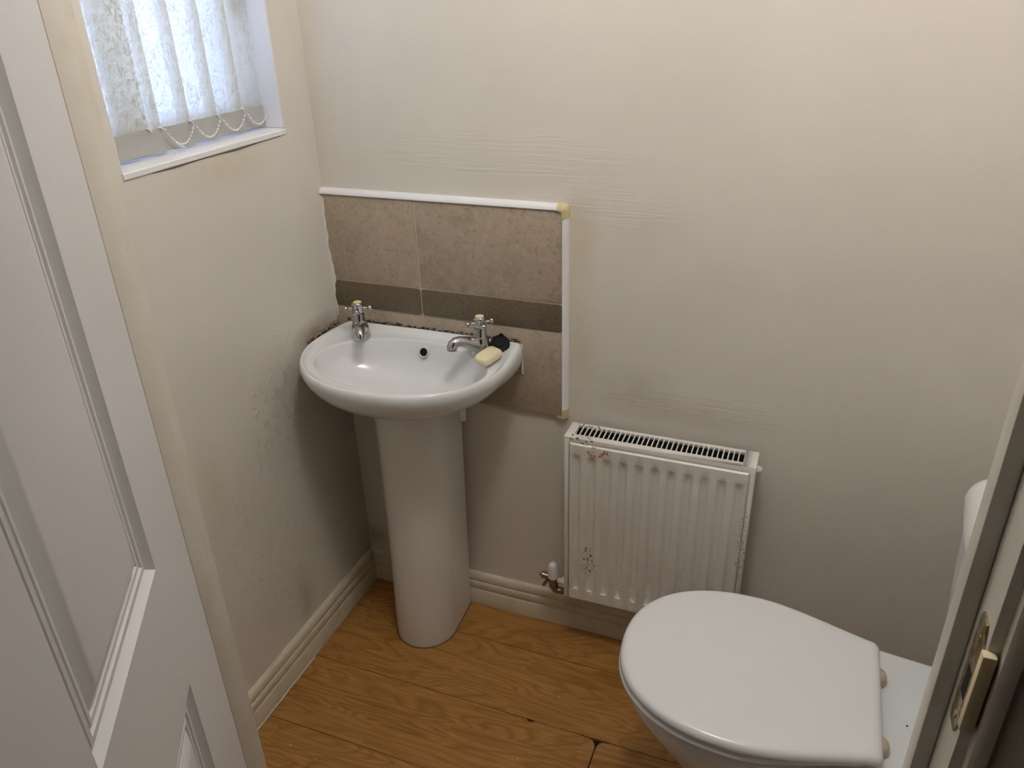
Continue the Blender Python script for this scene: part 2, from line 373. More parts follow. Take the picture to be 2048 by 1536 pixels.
o = B().box(HX0-0.1, HX1+0.1, HY-0.1, YH, ZC, ZC+0.08).build('ceiling_hall', m_ceil); tag(o, 'white ceiling of the hall', kind='structure')

# planks: rows run along x
PW = 0.193
def plank(x0, x1, y0, y1, chips=()):
    """chips: list of (edge, t0, depth, width) notches / corner cuts"""
    g = 0.0005
    x0 += g; x1 -= g; y0 += g; y1 -= g
    pts = [(x0, y0), (x1, y0), (x1, y1), (x0, y1)]
    return pts
def plank_obj(pts):
    B().prism(pts, 'z', -0.008, 0.0).build('plank', m_wood, fl)
yA = -0.016; yB = -0.128; yC = yB-PW; yD = yC-PW; yE = yD-PW; yF2 = YH
g = 0.0008
# back row
plank_obj([(0.0, yB+g), (0.83-g, yB+g), (0.83-g, 0), (0.0, 0)])
plank_obj([(0.83+g, yB+g), (XR, yB+g), (XR, 0), (0.83+g, 0)])
# second row; its lower edge is chipped between x=.5 and x=.76
low = [(0.0, yC+g), (0.50, yC+g)]
x = 0.50; rr = random.Random(3)
while x < 0.735:
    d = rr.choice([0.0004, 0.0006, 0.0015, 0.0010]); w = rr.uniform(0.006, 0.018)
    low += [(x, yC+d), (x+w*0.8, yC+d*1.1)]; x += w
low += [(0.745, yC+0.0022), (0.770, yC+0.0012), (0.80, yC+g), (1.25-g, yC+g)]
plank_obj(low + [(1.25-g, yB-g), (0.0, yB-g)])
plank_obj([(1.25+g, yC+g), (XR, yC+g), (XR, yB-g), (1.25+g, yB-g)])
# third row: butt joint at x=.747 with rounded corners
def arc(cx, cy, r, a0, a1, n=5): return [(cx+r*math.cos(a0+(a1-a0)*k/n), cy+r*math.sin(a0+(a1-a0)*k/n)) for k in range(n+1)]
XJ = 0.7475
topedge = [(0.728, yC-0.0022), (0.70, yC-0.0012), (0.600, yC-0.0006), (0.594, yC-0.006), (0.585, yC-0.006), (0.581, yC-0.001), (0.50, yC-g), (0.0, yC-g)]
plank_obj([(0.0, yD+g), (XJ-0.0016, yD+g), (XJ-0.0016, yC-0.028), (XJ-0.0022, yC-0.018), (XJ-0.006, yC-0.010), (XJ-0.011, yC-0.005)] + topedge)
plank_obj([(XJ+0.0012, yD+g), (XR, yD+g), (XR, yC-g), (XJ+0.030, yC-0.0012), (XJ+0.014, yC-0.003), (XJ+0.006, yC-0.008), (XJ+0.0025, yC-0.016), (XJ+0.0012, yC-0.028)])
plank_obj([(0.0, yE+g), (1.02-g, yE+g), (1.02-g, yD-g), (0.0, yD-g)])
plank_obj([(1.02+g, yE+g), (XR, yE+g), (XR, yD-g), (1.02+g, yD-g)])
plank_obj([(0.0, yE-PW+g), (0.55-g, yE-PW+g), (0.55-g, yE-g), (0.0, yE-g)])
plank_obj([(0.55+g, yE-PW+g), (XR, yE-PW+g), (XR, yE-g), (0.55+g, yE-g)])
plank_obj([(0.0, YH), (1.2, YH), (1.2, yE-PW-g), (0.0, yE-PW-g)])
plank_obj([(1.2+2*g, YH), (XR, YH), (XR, yE-PW-g), (1.2+2*g, yE-PW-g)])

# skirting
SK = [(0, 0.0005), (0.016, 0.0005), (0.016, 0.043), (0.0145, 0.047), (0.0105, 0.0495), (0.0105, 0.0515), (0.0140, 0.054), (0.0150, 0.058), (0.0148, 0.068), (0.0135, 0.072),
      (0.0095, 0.0745), (0.0095, 0.0765), (0.0120, 0.0785), (0.0125, 0.083), (0.0115, 0.091), (0.009, 0.0965), (0.005, 0.0995), (0, 0.100)]
o = B().prism([(-t, z) for t, z in SK], 'x', 0.0, XR).build('baseboard_back', m_skirt, smooth=35); tag(o, 'cream moulded skirting board along the back wall', kind='structure')
o = B().prism([(t, z) for t, z in SK], 'y', -0.0161, YF).build('baseboard_left', m_skirt, smooth=35); tag(o, 'cream moulded skirting board under the window wall', kind='structure')
b = B(); b.tube([(0.0168, -0.33-0.022*k, 0.0012+0.0006*(k % 3)) for k in range(16)], 0.0016, 6)
b.build('caulk_bead', plain('white_caulk', (0.78, 0.74, 0.66), 0.6), o)

# ------------------------------------------------------------------ window
win = thing('window_1', (-0.09, (WY0+WY1)/2, WZ0), 'white plastic window with obscured patterned glass behind the blind', kind='structure')
b = B()
fx0, fx1 = -0.150, -0.078
for (y0, y1, z0, z1) in ((WY0, WY0+0.030, WZ0, WZ1), (WY1-0.030, WY1, WZ0, WZ1), (WY0, WY1, WZ0, WZ0+0.060), (WY0, WY1, WZ1-0.06, WZ1)):
    b.box(fx0, fx1, y0, y1, z0, z1)
b.build('window_frame', m_pvc, win, bevel=0.003)
B().box(-0.104, -0.098, WY0+0.02, WY1-0.02, WZ0+0.05, WZ1-0.05).build('pane', m_glass, win)
# sill with rounded nose
prof = [(-0.078, WZ0+0.0002), (0.0015, WZ0+0.0002), (0.0030, WZ0+0.0015), (0.0030, WZ0+0.0095), (0.0015, WZ0+0.0115), (-0.001, WZ0+0.0120), (-0.078, WZ0+0.0125)]
B().prism(prof, 'y', WY0+0.0003, WY1-0.0003).build('window_sill', m_pvc, win, smooth=20)
B().box(-0.078, 0.0012, WY1-0.005, WY1-0.0003, WZ0+0.0126, WZ1).build('reveal_lining', m_pvc, win, bevel=0.001)
B().box(-0.078, -0.0012, WY0+0.0003, WY0+0.004, WZ0+0.0126, WZ1).build('reveal_lining', m_pvc, win, bevel=0.001)
B().box(-0.078, 0.0012, WY0+0.0003, WY1-0.0003, WZ1-0.008, WZ1-0.0003).build('reveal_lining', m_pvc, win, bevel=0.001)
hb = B(); hb.box(-0.078, -0.070, -0.150, -0.128, 1.50, 1.56)
hb.tube([(-0.074, -0.139, 1.53), (-0.064, -0.139, 1.528), (-0.062, -0.139, 1.50), (-0.062, -0.139, 1.452)], [0.008, 0.008, 0.007, 0.006], 10)
hb.build('window_handle', plain('cream_handle', (0.70, 0.62, 0.48), 0.4), win, smooth=40)
gl = B(); xx = 0.0003
pts = [(xx, -0.47, 1.2310), (xx, -0.42, 1.2300), (xx, -0.36, 1.2312), (xx, -0.30, 1.2305), (xx, -0.25, 1.2295), (xx, -0.18, 1.2312), (xx, -0.12, 1.2315)]
gl.tube(pts, [0.0004, 0.0012, 0.0006, 0.0008, 0.0014, 0.0006, 0.0004], 6)
gl.build('cracked_filler', plain('dark_filler', (0.16, 0.12, 0.08), 0.8), wl)

# ------------------------------------------------------------------ vertical blind
bl = thing('vertical_blind', (-0.05, -0.31, 1.25), 'cream vertical fabric blind hanging in the window', 'blind')
B().box(-0.075, -0.035, WY0+0.01, WY1-0.008, 2.05, 2.09).build('head_rail', m_pvc, bl, bevel=0.003)
PITCHS = 0.0727; TILT = math.radians(9); SZ0, SZ1 = 1.2485, 2.05
rights = [-0.0955 - PITCHS*k for k in range(5)]
hooks = []
def slat(yr, tilt, xr=-0.043, w=0.089, zb=SZ0):
    dy, dx = -w*math.cos(tilt), -w*math.sin(tilt)
    b = B(); n = 6; th = 0.0006
    for zz0, zz1 in ((zb, SZ1),):
        front = []; back = []
        for k in range(n+1):
            f = k/n; bow = 0.0025*math.sin(PI*f)
            front.append((xr+dx*f+bow+th, yr+dy*f)); back.append((xr+dx*f+bow, yr+dy*f))
        b.prism(front+back[::-1], 'z', zz0, zz1)
    s = b.build('slat', m_slat, bl, smooth=30)
    h = B(); front = []; back = []
    for k in range(n+1):
        f = k/n; bow = 0.0025*math.sin(PI*f)
        front.append((xr+dx*f+bow+th+0.0012, yr+dy*f)); back.append((xr+dx*f+bow-0.0012, yr+dy*f))
    h.prism(front+back[::-1], 'z', zb-0.0005, zb+0.040); h.build('weight_pocket', m_hem, s, smooth=30)
    c = B(); c.tube([(xr+0.003, yr-0.006, zb+0.043), (xr+0.004, yr-0.001, zb+0.040), (xr+0.003, yr+0.004, zb+0.035)], 0.0016, 6)
    c.build('chain_clip', m_bead, s, smooth=40)
    return (xr+0.005, yr+0.002, zb+0.037)
for k, yr in enumerate(rights): hooks.append(slat(yr, TILT))
# the flat slat at the near end
slat(-0.4125, math.radians(3), -0.046, w=0.110, zb=SZ0+0.002)
def chain(a, c, sag, bead=0.0019):
    a, c = Vector(a), Vector(c); b = B(); n = 14
    for k in range(n+1):
        f = k/n; p = a.lerp(c, f); p.z -= sag*(1-(2*f-1)**2); p.x += 0.002
        b.ball(p, bead, 8, 5)
    pts = [];
    for k in range(25):
        f = k/24; p = a.lerp(c, f); p.z -= sag*(1-(2*f-1)**2); p.x += 0.002; pts.append(p)
    b.tube(pts, 0.0005, 5)
    b.build('bead_chain', m_bead, bl, smooth=60)
for k in range(4): chain(hooks[k], hooks[k+1], 0.030)
hk = Vector(hooks[4])
chain(hk + Vector((0, 0.012, -0.016)), hk + Vector((0.012, 0.028, -0.034)), 0.004, 0.0014)
chain(hk + Vector((0.012, 0.028, -0.034)), hk + Vector((0.006, 0.0, -0.034)), 0.012, 0.0014)

# ------------------------------------------------------------------ door frame and door
fr = thing('trim_1', ((DX0+DX1)/2, YH, 0), 'cream painted door frame with stops around the doorway', kind='structure')
B().box(DX0-LT, DX0, YH, -0.916, 0, DZ).build('jamb', m_frame, fr, bevel=0.0015)
B().box(DX1, DX1+LT, YH, -0.916, 0, DZ).build('jamb', m_frame, fr, bevel=0.0015)
B().box(DX0-LT, DX1+LT, YH, -0.916, DZ, DZ+LT).build('head_jamb', m_frame, fr, bevel=0.0015)
SY0, SY1, ST = -0.975, -0.938, 0.013
B().box(DX0, DX0+ST, SY0, SY1, 0, DZ).build('door_stop', m_frame, fr, bevel=0.002)
B().box(DX1-ST, DX1, SY0, -0.953, 0, DZ).build('door_stop', m_frame, fr, bevel=0.002)
B().box(DX0+ST, DX1-ST, SY0, SY1, DZ-ST, DZ).build('door_stop', m_frame, fr, bevel=0.002)
AR = [(0.0, 0), (0.0, 0.010), (0.004, 0.013), (0.010, 0.0135), (0.013, 0.010), (0.018, 0.0105), (0.026, 0.0145), (0.036, 0.0175), (0.050, 0.018), (0.056, 0.016), (0.058, 0.012), (0.058, 0)]
B().prism([(DX1+0.008+a, YH-t) for a, t in AR], 'z', 0, DZ+0.06).build('architrave', m_archi, fr, smooth=40)
B().prism([(DX0-0.012-a, YH-t) for a, t in AR], 'z', 0, DZ+0.06).build('architrave', m_archi, fr, smooth=40)
B().prism([(YH-t, DZ+0.008+a) for a, t in AR], 'x', DX0-0.012, DX1+0.008).build('architrave', m_archi, fr, smooth=40)
# strike plate on the rebate face (x = DX1, facing -x)
def strike_outline():
    pts = []
    yb, yf = -0.9880, -1.0145      # back edge, hall edge
    zc, hh = 1.057, 0.051
    pts = [(yf, zc-0.032), (yf, zc+0.030), (yf+0.004, zc+0.040), (yf+0.009, zc+hh), (yb-0.003, zc+hh), (yb, zc+hh-0.006), (yb, zc-hh+0.006), (yb-0.003, zc-hh), (yf+0.009, zc-hh), (yf+0.004, zc-0.040)]
    return pts
sp = B().prism(strike_outline(), 'x', DX1-0.0018, DX1+0.001).build('strike_plate', m_strike, fr, bevel=0.0006); sp['label'] = 'brass strike plate half covered in paint'
b = B(); b.box(DX1-0.0021, DX1-0.0017, -1.0075, -0.9965, 1.039, 1.065)
b.build('latch_hole_shade', m_dark, sp)  # thin dark slab on the plate paints the shade of the latch hole
for zz in (1.019, 1.092): B().lathe([(0.0032, 0), (0.0028, 0.0008), (0.001, 0.001)], 12, (DX1-0.0018, -1.001, zz), (-1, 0, 0)).build('screw_head', m_strike, sp, smooth=40)
wb = B().box(DX1-0.003, DX1+0.006, YH-0.007, YH+0.001, 1.024, 1.095).build('wood_packer', m_barewood, fr, bevel=0.0012); wb['label'] = 'bare wood block beside strike plate'

# leaf, opened towards the hall; hinge corner on the room face
LC = Vector((0.4587, -0.9895, 0)); LANG = math.radians(-56.03)
U = Vector((math.cos(LANG), math.sin(LANG), 0)); N = Vector((-U.y, U.x, 0))     # N points into the room
TH = 0.035; LW = 0.762; Z0, Z1 = 0.008, 1.981
def LP(u, z, d): return LC + U*u + Vector((0, 0, z)) - N*d       # d = depth behind the room face
door = thing('door_1', LC, 'white panelled door opened outwards', kind='structure')
us = [0, 0.110, 0.325, 0.437, 0.652, LW]; zs = [Z0, 0.205, 0.885, 1.030, 1.865, Z1]
prof = [(0.0, 0.0), (0.001, 0.0012), (0.007, 0.0070), (0.011, 0.0076), (0.0130, 0.0050), (0.0175, 0.0046), (0.0200, 0.0076), (0.0225, 0.0054), (0.0260, 0.0054), (0.0285, 0.0080), (0.032, 0.0080)]
b = B()
for side in (0, 1):
    D = (lambda d: d) if side == 0 else (lambda d: TH-d)
    for i in range(5):
        for j in range(5):
            if i in (1, 3) and j in (1, 3):
                rings = [[LP(us[i]+a, zs[j]+a, D(d)), LP(us[i+1]-a, zs[j]+a, D(d)), LP(us[i+1]-a, zs[j+1]-a, D(d)), LP(us[i]+a, zs[j+1]-a, D(d))] for a, d in prof]
                b.loft(rings, False, True)
            else:
                b.add([LP(us[i], zs[j], D(0)), LP(us[i+1], zs[j], D(0)), LP(us[i+1], zs[j+1], D(0)), LP(us[i], zs[j+1], D(0))], [(0, 1, 2, 3)])
for (u0_, z0_, u1_, z1_) in ((0, Z0, LW, Z0), (LW, Z0, LW, Z1), (LW, Z1, 0, Z1), (0, Z1, 0, Z0)):
    b.add([LP(u0_, z0_, 0), LP(u1_, z1_, 0), LP(u1_, z1_, TH), LP(u0_, z0_, TH)], [(0, 1, 2, 3)])
b.build('leaf', m_door, door, smooth=12)
b = B(); cs = [(-0.0016, -0.0001), (0.0, -0.0001), (0.0, TH), (-0.0016, TH)]
b.loft([[LP(u_, Z0, d_) for u_, d_ in cs], [LP(u_, Z1, d_) for u_, d_ in cs]])
b.build('hinge_edge_strip', plain('brown_edge_strip', (0.30, 0.20, 0.10), 0.6), door)  # thin brown strip along the hinge edge of the leaf
for i in (1, 3):
    for j in (1, 3):
        a = 0.0285
        b = B(); e = 0.014
        q = lambda a, d: [LP(us[i]+a, zs[j]+a, d), LP(us[i+1]-a, zs[j]+a, d), LP(us[i+1]-a, zs[j+1]-a, d), LP(us[i]+a, zs[j+1]-a, d)]
        b.loft([q(a, 0.012), q(a, 0.0074), q(a+0.0105, 0.0018), q(a+0.016, 0.0013)])
        b.build('panel', m_door, door, smooth=25)

# ------------------------------------------------------------------ splashback
TF = -0.011        # tile face
sb = thing('tile_splashback', (0.28, 0, 0.62), 'beige stone-effect tiled splashback with a brown border band above the basin', 'splashback')
B().box(0.0015, 0.5645, TF+0.0016, -0.0005, 0.6215, 1.0905).build('grout_bed', m_grout, sb)
XJT = 0.2315
def tile(x0, x1, z0, z1, mat, name='tile', bev=0.0012):
    return B().box(x0, x1, TF, -0.001, z0, z1).build(name, mat, sb, bevel=bev)
gj = 0.0016
tile(0.001, XJT-gj, 0.8925, 1.0895, m_tile); tile(XJT+gj, 0.5645, 0.8925, 1.0895, m_tile)
tile(0.001, XJT-gj, 0.622, 0.8235, m_tile); tile(XJT+gj, 0.5645, 0.622, 0.8235, m_tile)
def border(x0, x1):
    z0, z1, r = 0.8268, 0.8892, 0.006
    pts = arc(x1-r, z1-r, r, 0, PI/2) + arc(x0+r, z1-r, r, PI/2, PI) + arc(x0+r, z0+r, r, PI, 1.5*PI) + arc(x1-r, z0+r, r, 1.5*PI, 2*PI)
    B().prism(pts, 'y', TF-0.0008, -0.001).build('border_tile', m_border, sb, bevel=0.001)
border(0.003, XJT-gj); border(XJT+gj, 0.5635)
# quadrant trims
q = [(0, 0)] + [(-0.0145*math.cos(t), 0.0115*math.sin(t)) for t in [PI/2*k/6 for k in range(7)]]
B().prism([(y, 1.0905+z) for y, z in q], 'x', 0.0, 0.5535).build('tile_trim', m_trimwhite, sb, smooth=50)
B().prism([(0.5648+z, y) for y, z in q], 'z', 0.640, 1.075).build('tile_trim', m_trimwhite, sb, smooth=50)
q2 = [(y*1.12, z*1.12) for y, z in q]
b = B(); b.prism([(y, 1.090+z) for y, z in q2], 'x', 0.5535, 0.5655); b.prism([(0.5645+z, y) for y, z in q2], 'z', 1.075, 1.090)
b.lathe([(0.0128, 0), (0.0120, 0.006), (0.009, 0.011), (0.004, 0.0148)], 16, (0.5645, -0.0005, 1.0900), (0, -1, 0))
b.build('trim_corner', m_yellowed, sb, smooth=50)
b = B(); b.prism([(0.5645+z, y) for y, z in q2], 'z', 0.618, 0.640); b.box(0.552, 0.570, -0.0125, -0.0005, 0.6165, 0.6215)
b.build('trim_corner', m_yellowed, sb, smooth=50)
b = B(); b.prism([(0.0015, 0.0), (0, 0)], 'z', 0, 0) if False else None
# ragged paint line where the left wall meets the tiles
rr = random.Random(5); b = B(); z = 0.80; prev = None; prof_ = []
while z < 1.088:
    w = 0.004 + 0.004*rr.random() + (0.006 if 0.885 < z < 0.925 else 0)
    prof_.append((w, z)); z += rr.uniform(0.008, 0.018)
b.prism([(0, 0.80)] + prof_ + [(0, 1.088)], 'y', TF-0.0018, -0.009)
b.build('paint_overlap', m_wall_left, sb, bevel=0.0008)

# ------------------------------------------------------------------ basin
BC = Vector((0.250, -0.170)); YB = -0.0135
def basin_outline():
    half = []          # right side from the wall corner to the front
    def hw(y): return 0.2265 + 0.0105*math.sin(min(1, (YB-y)/0.13)*PI/2)
    half += [(0.2205, YB), (0.2258, YB-0.004), ]
    for k in range(1, 9):
        y = YB - 0.004 - k*0.0125; half.append((hw(y), y))
    yc = half[-1][1]; a = half[-1][0]; bb = 0.340 + yc
    e = 2.0/2.25
    for k in range(1, 29):
        t = PI/2*k/28
        half.append((a*abs(math.cos(t))**e if k < 28 else 0.0, yc - bb*math.sin(t)**e))
    right = [(0.2535+x*0.985, y) for x, y in half]; left = [(0.2535-x*0.985, y) for x, y in half[:-1]][::-1]
    back = [(0.2535-0.2172+0.4344*k/18, YB) for k in range(1, 18)]
    return [Vector(p) for p in right+left+back]
OUT = basin_outline()
def ell(c, rx, ry, p):
    d = p - c; a = math.atan2(d.y/ry, d.x/rx); return Vector((c.x+rx*math.cos(a), c.y+ry*math.sin(a)))
LIP = [ell(Vector((0.252, -0.172)), 0.196, 0.120, p) for p in OUT]
NECK = [ell(Vector((0.238, -0.112)), 0.094, 0.094, p) for p in OUT]
basin = thing('wash_basin', (0.25, -0.17, 0.62), 'small white ceramic wash basin fixed against the tiles', 'wash basin')
rings = []
for k in range(9, 0, -1):           # bowl from waste up to lip
    ph = PI/2*k/9; s = 1 - 0.88*(1-math.cos(ph)); z = 0.7755 - 0.0900*math.sin(ph)**0.9
    c = Vector((0.252, -0.155 - 0.017*(s)))
    rings.append([(c.x+(p.x-0.252)*s, c.y+(p.y+0.172)*s, z) for p in LIP])
for f, z in ((0.0, 0.7775), (0.04, 0.7805), (0.10, 0.7815), (0.25, 0.7815), (0.42, 0.7820), (0.56, 0.7840), (0.68, 0.7890), (0.78, 0.7935), (0.87, 0.7950), (0.94, 0.7925), (0.98, 0.7870), (1.0, 0.7800)):
    rings.append([(l.x+(p.x-l.x)*f, l.y+(p.y-l.y)*f, z) for l, p in zip(LIP, OUT)])
for k in range(1, 13):
    t = PI/2*k/12; h = 0.75*math.sin(t)+0.25*t/(PI/2); g_ = 0.55*(1-math.cos(t))+0.45*(t/(PI/2))**1.4
    r_ = []
    for p, n in zip(OUT, NECK):
        fr_ = max(0.0, min(1.0, (-p.y-0.0135)/0.12))       # the part by the wall keeps its straight sides longer
        gx = g_**(1.0+0.7*(1-fr_)); gy = gx if p.y < YB-0.001 else gx*0.5
        r_.append((p.x+(n.x-p.x)*gx, p.y+(n.y-p.y)*gy, 0.780-0.0975*h))
    rings.append(r_)
B().loft(rings, True, True).build('basin_body', m_ceramic, basin, smooth=60)
b = B(); oc = Vector((0.2530, -0.0600, 0.7590)); od = Vector((0, -0.90, 0.42)).normalized()
B().lathe([(0.0100, -0.004), (0.0118, 0.0), (0.0116, 0.0012), (0.0104, 0.0020), (0.0094, 0.0012), (0.0090, -0.003)], 24, oc, od, True, False).build('overflow_rim', m_ceramic, basin, smooth=50)
ov = B().lathe([(0.0094, 0.0), (0.0094, 0.0009)], 24, oc, od).build('overflow_hole_shade', m_black, basin); ov['label'] = 'black disc painting the shade of the round overflow hole'  # flat black disc instead of a recess, shade put into its colour
B().lathe([(0.021, 0.0), (0.021, 0.002), (0.017, 0.003), (0.014, 0.0), (0.013, -0.004)], 24, (0.252, -0.157, 0.6858)).build('waste_ring', m_chrome_dull, basin, smooth=40)
B().lathe([(0.0085, 0.692), (0.0085, 0.628), (0.0075, 0.6245), (0.004, 0.6235)], 16, (0.3590, -0.10, 0.0), (0, 0, 1)).build('fixing_stub', m_ceramic_ped, basin, smooth=40)
# mouldy sealant along the tiles
rr = random.Random(11); b = B(); pts = []; rad = []
for k in range(60):
    pts.append((0.032+0.436*k/59, -0.0135, 0.7950+rr.uniform(-0.0012, 0.0014))); rad.append(rr.uniform(0.0014, 0.0042))
b.tube(pts, rad, 7); b.build('sealant', m_seal, basin, smooth=60)
b = B(); b.tube([(0.4720, -0.0130, 0.788-0.008*k) for k in range(10)], [0.002+0.0008*(k % 2) for k in range(10)], 7); b.build('sealant', plain('white_sealant', (0.74, 0.70, 0.62), 0.5), basin, smooth=60)
# crumbling filler between basin and left wall
b = B(); pts = []; rad = []
for k in range(26):
    y = -0.02-0.125*k/25; pts.append((0.006+0.004*rr.random(), y, 0.7890+rr.uniform(-0.004, 0.004))); rad.append(rr.uniform(0.0015, 0.0065))
b.tube(pts, rad, 7); b.build('crumbling_filler', paint_mat('brown_filler', (0.26, 0.19, 0.13), 0.8, 1.0, (0.10, 0.06, 0.04), 60), wl, smooth=60)

def tap(x, y, dx, dy, label, rot):
    z0 = 0.7812; d = Vector((dx, dy, 0)).normalized()
    t = thing('tap', (x, y, z0), label); attach(t, basin)
    P = lambda a, h: Vector((x, y, z0+h)) + d*a
    B().lathe([(0.0215, 0), (0.0222, 0.003), (0.0218, 0.009), (0.0202, 0.020), (0.0180, 0.031), (0.0160, 0.038), (0.0150, 0.041), (0.0155, 0.0425), (0.0150, 0.044), (0.0142, 0.0455), (0.0135, 0.056), (0.0120, 0.061), (0.008, 0.062)],
              28, (x, y, z0)).build('tap_body', m_chrome, t, smooth=45)
    pts = [P(0.002, 0.020), P(0.014, 0.025), P(0.026, 0.031), P(0.038, 0.0365), P(0.050, 0.0405), P(0.059, 0.0405), P(0.066, 0.0365), P(0.0690, 0.0310), P(0.0695, 0.0250)]
    B().tube(pts, [0.0175, 0.0165, 0.0140, 0.0120, 0.0112, 0.0112, 0.0114, 0.0114, 0.0108], 18).build('spout', m_chrome, t, smooth=50)
    hd = B(); hd.lathe([(0.0085, 0.060), (0.0120, 0.063), (0.0128, 0.068), (0.0125, 0.078), (0.0135, 0.080), (0.0135, 0.0835), (0.0120, 0.0855), (0.0095, 0.086)], 24, (x, y, z0))
    for k in range(4):
        a = rot + PI/2*k; e = Vector((math.cos(a), math.sin(a), 0)); c = Vector((x, y, z0+0.0715))
        hd.tube([c+e*0.010, c+e*0.015, c+e*0.020, c+e*0.023], [0.0042, 0.0034, 0.0030, 0.0034], 10)
        hd.ball(c+e*0.0268, 0.0063, 14, 10)
    hd.build('cross_handle', m_chrome, t, smooth=55)
    B().lathe([(0.0094, 0.0855), (0.0092, 0.0870), (0.006, 0.0877)], 24, (x, y, z0)).build('indicator_disc', m_cap, t, smooth=40)
    return t
tap(0.1030, -0.0740, 0.52, -0.85, 'chrome cross-head tap at the left of the basin pointing at the viewer', math.radians(25))
tap(0.3990, -0.0690, -0.62, -0.78, 'chrome cross-head tap at the right of the basin beside the soap', math.radians(42))
# drip under the right spout
# ------------------------------------------------------------------ pedestal
def ped_ring(z, cx, a, yf, yb=-0.018):
    ys = yf + a*1.02
    pts = [(cx+a*0.93, yb), (cx+a*0.965, yb-(yb-ys)*0.5), (cx+a, ys)]
    pts += [(cx+a*math.cos(PI/2*k/12), ys-(ys-yf)*math.sin(PI/2*k/12)) for k in range(1, 13)]
    left = [(2*cx-x, y) for x, y in pts[:-1]][::-1]
    return [(x, y, z) for x, y in pts+left]
ped = B().loft([ped_ring(0.001, 0.2355, 0.0775, -0.2130), ped_ring(0.010, 0.2355, 0.0780, -0.2140), ped_ring(0.10, 0.2360, 0.0785, -0.2110), ped_ring(0.25, 0.2365, 0.0800, -0.2050), ped_ring(0.40, 0.2370, 0.0820, -0.2000),
                ped_ring(0.52, 0.2372, 0.0835, -0.1985), ped_ring(0.60, 0.2375, 0.0845, -0.1990), ped_ring(0.6820, 0.2375, 0.0860, -0.199)]).build('basin_pedestal', m_ceramic_ped, smooth=50)
tag(ped, 'white ceramic pedestal standing on the floor under the basin', 'pedestal')
r0_ = ped_ring(0, 0.2355, 0.0805, -0.2165)
B().loft([[(x, y, 0.0002) for x, y, z in r0_], [(x, y, 0.0022) for x, y, z in ped_ring(0, 0.2355, 0.0790, -0.2145)]]).build('base_sealant', m_stainring, ped, smooth=40)

# ------------------------------------------------------------------ soap and plug
soap = B(); n = 28
def soap_ring(s, z):
    r_ = []
    for k in range(n):
        t = 2*PI*k/n; cx = abs(math.cos(t))**(2/4.4)*math.copysign(1, math.cos(t)); sy = abs(math.sin(t))**(2/4.4)*math.copysign(1, math.sin(t))
        r_.append((0.0340*s*cx, 0.0178*s*sy, z))
    return r_
soap.loft([soap_ring(0.80, 0), soap_ring(0.93, 0.0015), soap_ring(0.99, 0.005), soap_ring(1.0, 0.009), soap_ring(0.96, 0.0135), soap_ring(0.86, 0.0165), soap_ring(0.60, 0.0182), soap_ring(0.25, 0.0188)])
so = soap.build('soap_bar', m_soap, smooth=60); so.location = (0.4330, -0.1120, 0.7905); so.rotation_euler = (math.radians(10), 0, math.radians(78))
tag(so, 'cream bar of soap lying on the basin rim beside the right tap', 'soap')
pl = thing('basin_plug', (0.430, -0.045, 0.782), 'black rubber basin plug behind the soap', 'plug')
ax = Vector((0.25, -0.55, 0.75)).normalized(); pc = Vector((0.4335, -0.0450, 0.7960))
B().lathe([(0.0145, -0.011), (0.0175, -0.001), (0.0215, 0.0), (0.0218, 0.0032), (0.0195, 0.0048), (0.0100, 0.0055), (0.0090, 0.0080), (0.004, 0.0085)], 28, pc, ax).build('plug_disc', m_black, pl, smooth=40)
b = B(); top = pc + Vector((-0.002, 0.013, 0.0155)); b.tube([top+Vector((-0.003, 0, -0.006)), top+Vector((-0.003, 0, 0.001)), top+Vector((0, 0, 0.0035)), top+Vector((0.004, 0, 0.001)), top+Vector((0.004, 0, -0.006))], 0.0028, 10)
b.build('plug_lug', m_black, pl, smooth=50)
B().lathe([(0.0130, 0), (0.0135, 0.002), (0.0125, 0.006), (0.006, 0.0075)], 24, (0.4195, -0.0520, 0.7822), (0.55, 0.1, 0.8)).build('plug_foot', m_black, pl, smooth=40)
b = B(); a_, c_ = Vector((0.4130, -0.0500, 0.8130)), Vector((0.4235, -0.0430, 0.7930))
for k in range(9):
    f = k/8; p = a_.lerp(c_, f); p.z -= 0.004*math.sin(PI*f); b.ball(p, 0.0014, 8, 5)
b.build('ball_chain', m_chrome, pl, smooth=60)

# ------------------------------------------------------------------ radiator
rad = thing('radiator', (0.795, -0.055, 0.165), 'white painted panel radiator with chipped rusty paint on the back wall', 'radiator')
RX0, RX1, RZ0, RZ1 = 0.5925, 0.9935, 0.166, 0.617
PF = -0.0885
# fluted front panel
b = B(); NX, ribs = 11*10, 11; px0, px1 = 0.6045, 0.9835; pz0, pz1 = RZ0+0.002, RZ1-0.012
zz_ = [pz0, pz0+0.003, pz0+0.026, pz0+0.0285, pz0+0.042, pz0+0.10] + [pz0+0.10+0.28*k/6 for k in range(1, 6)] + [pz1-0.055, pz1-0.042, pz1-0.0285, pz1-0.026, pz1-0.003, pz1]
def flute(x, z):
    d = 0.0
    f = (x-px0)/(px1-px0)
    if f < 0.004 or f > 0.996: d = 0.004
    u = f*ribs % 1.0
    prof = 0.5-0.5*math.cos(2*PI*u); prof = min(1.0, max(0.0, (prof-0.32)/0.5))
    e0 = min(1.0, max(0.0, (z-(pz0+0.026))/0.014)); e1 = min(1.0, max(0.0, ((pz1-0.0265)-z)/0.012))
    d += 0.0070*prof*min(e0, e1)
    if z < pz0+0.001 or z > pz1-0.001: d += 0.004
    return d
XS = [px0 + (px1-px0)*k/NX for k in range(NX+1)]
grid = [[(x, PF + flute(x, z), z) for x in XS] for z in zz_]
b.loft(grid, False, False, closed=False)
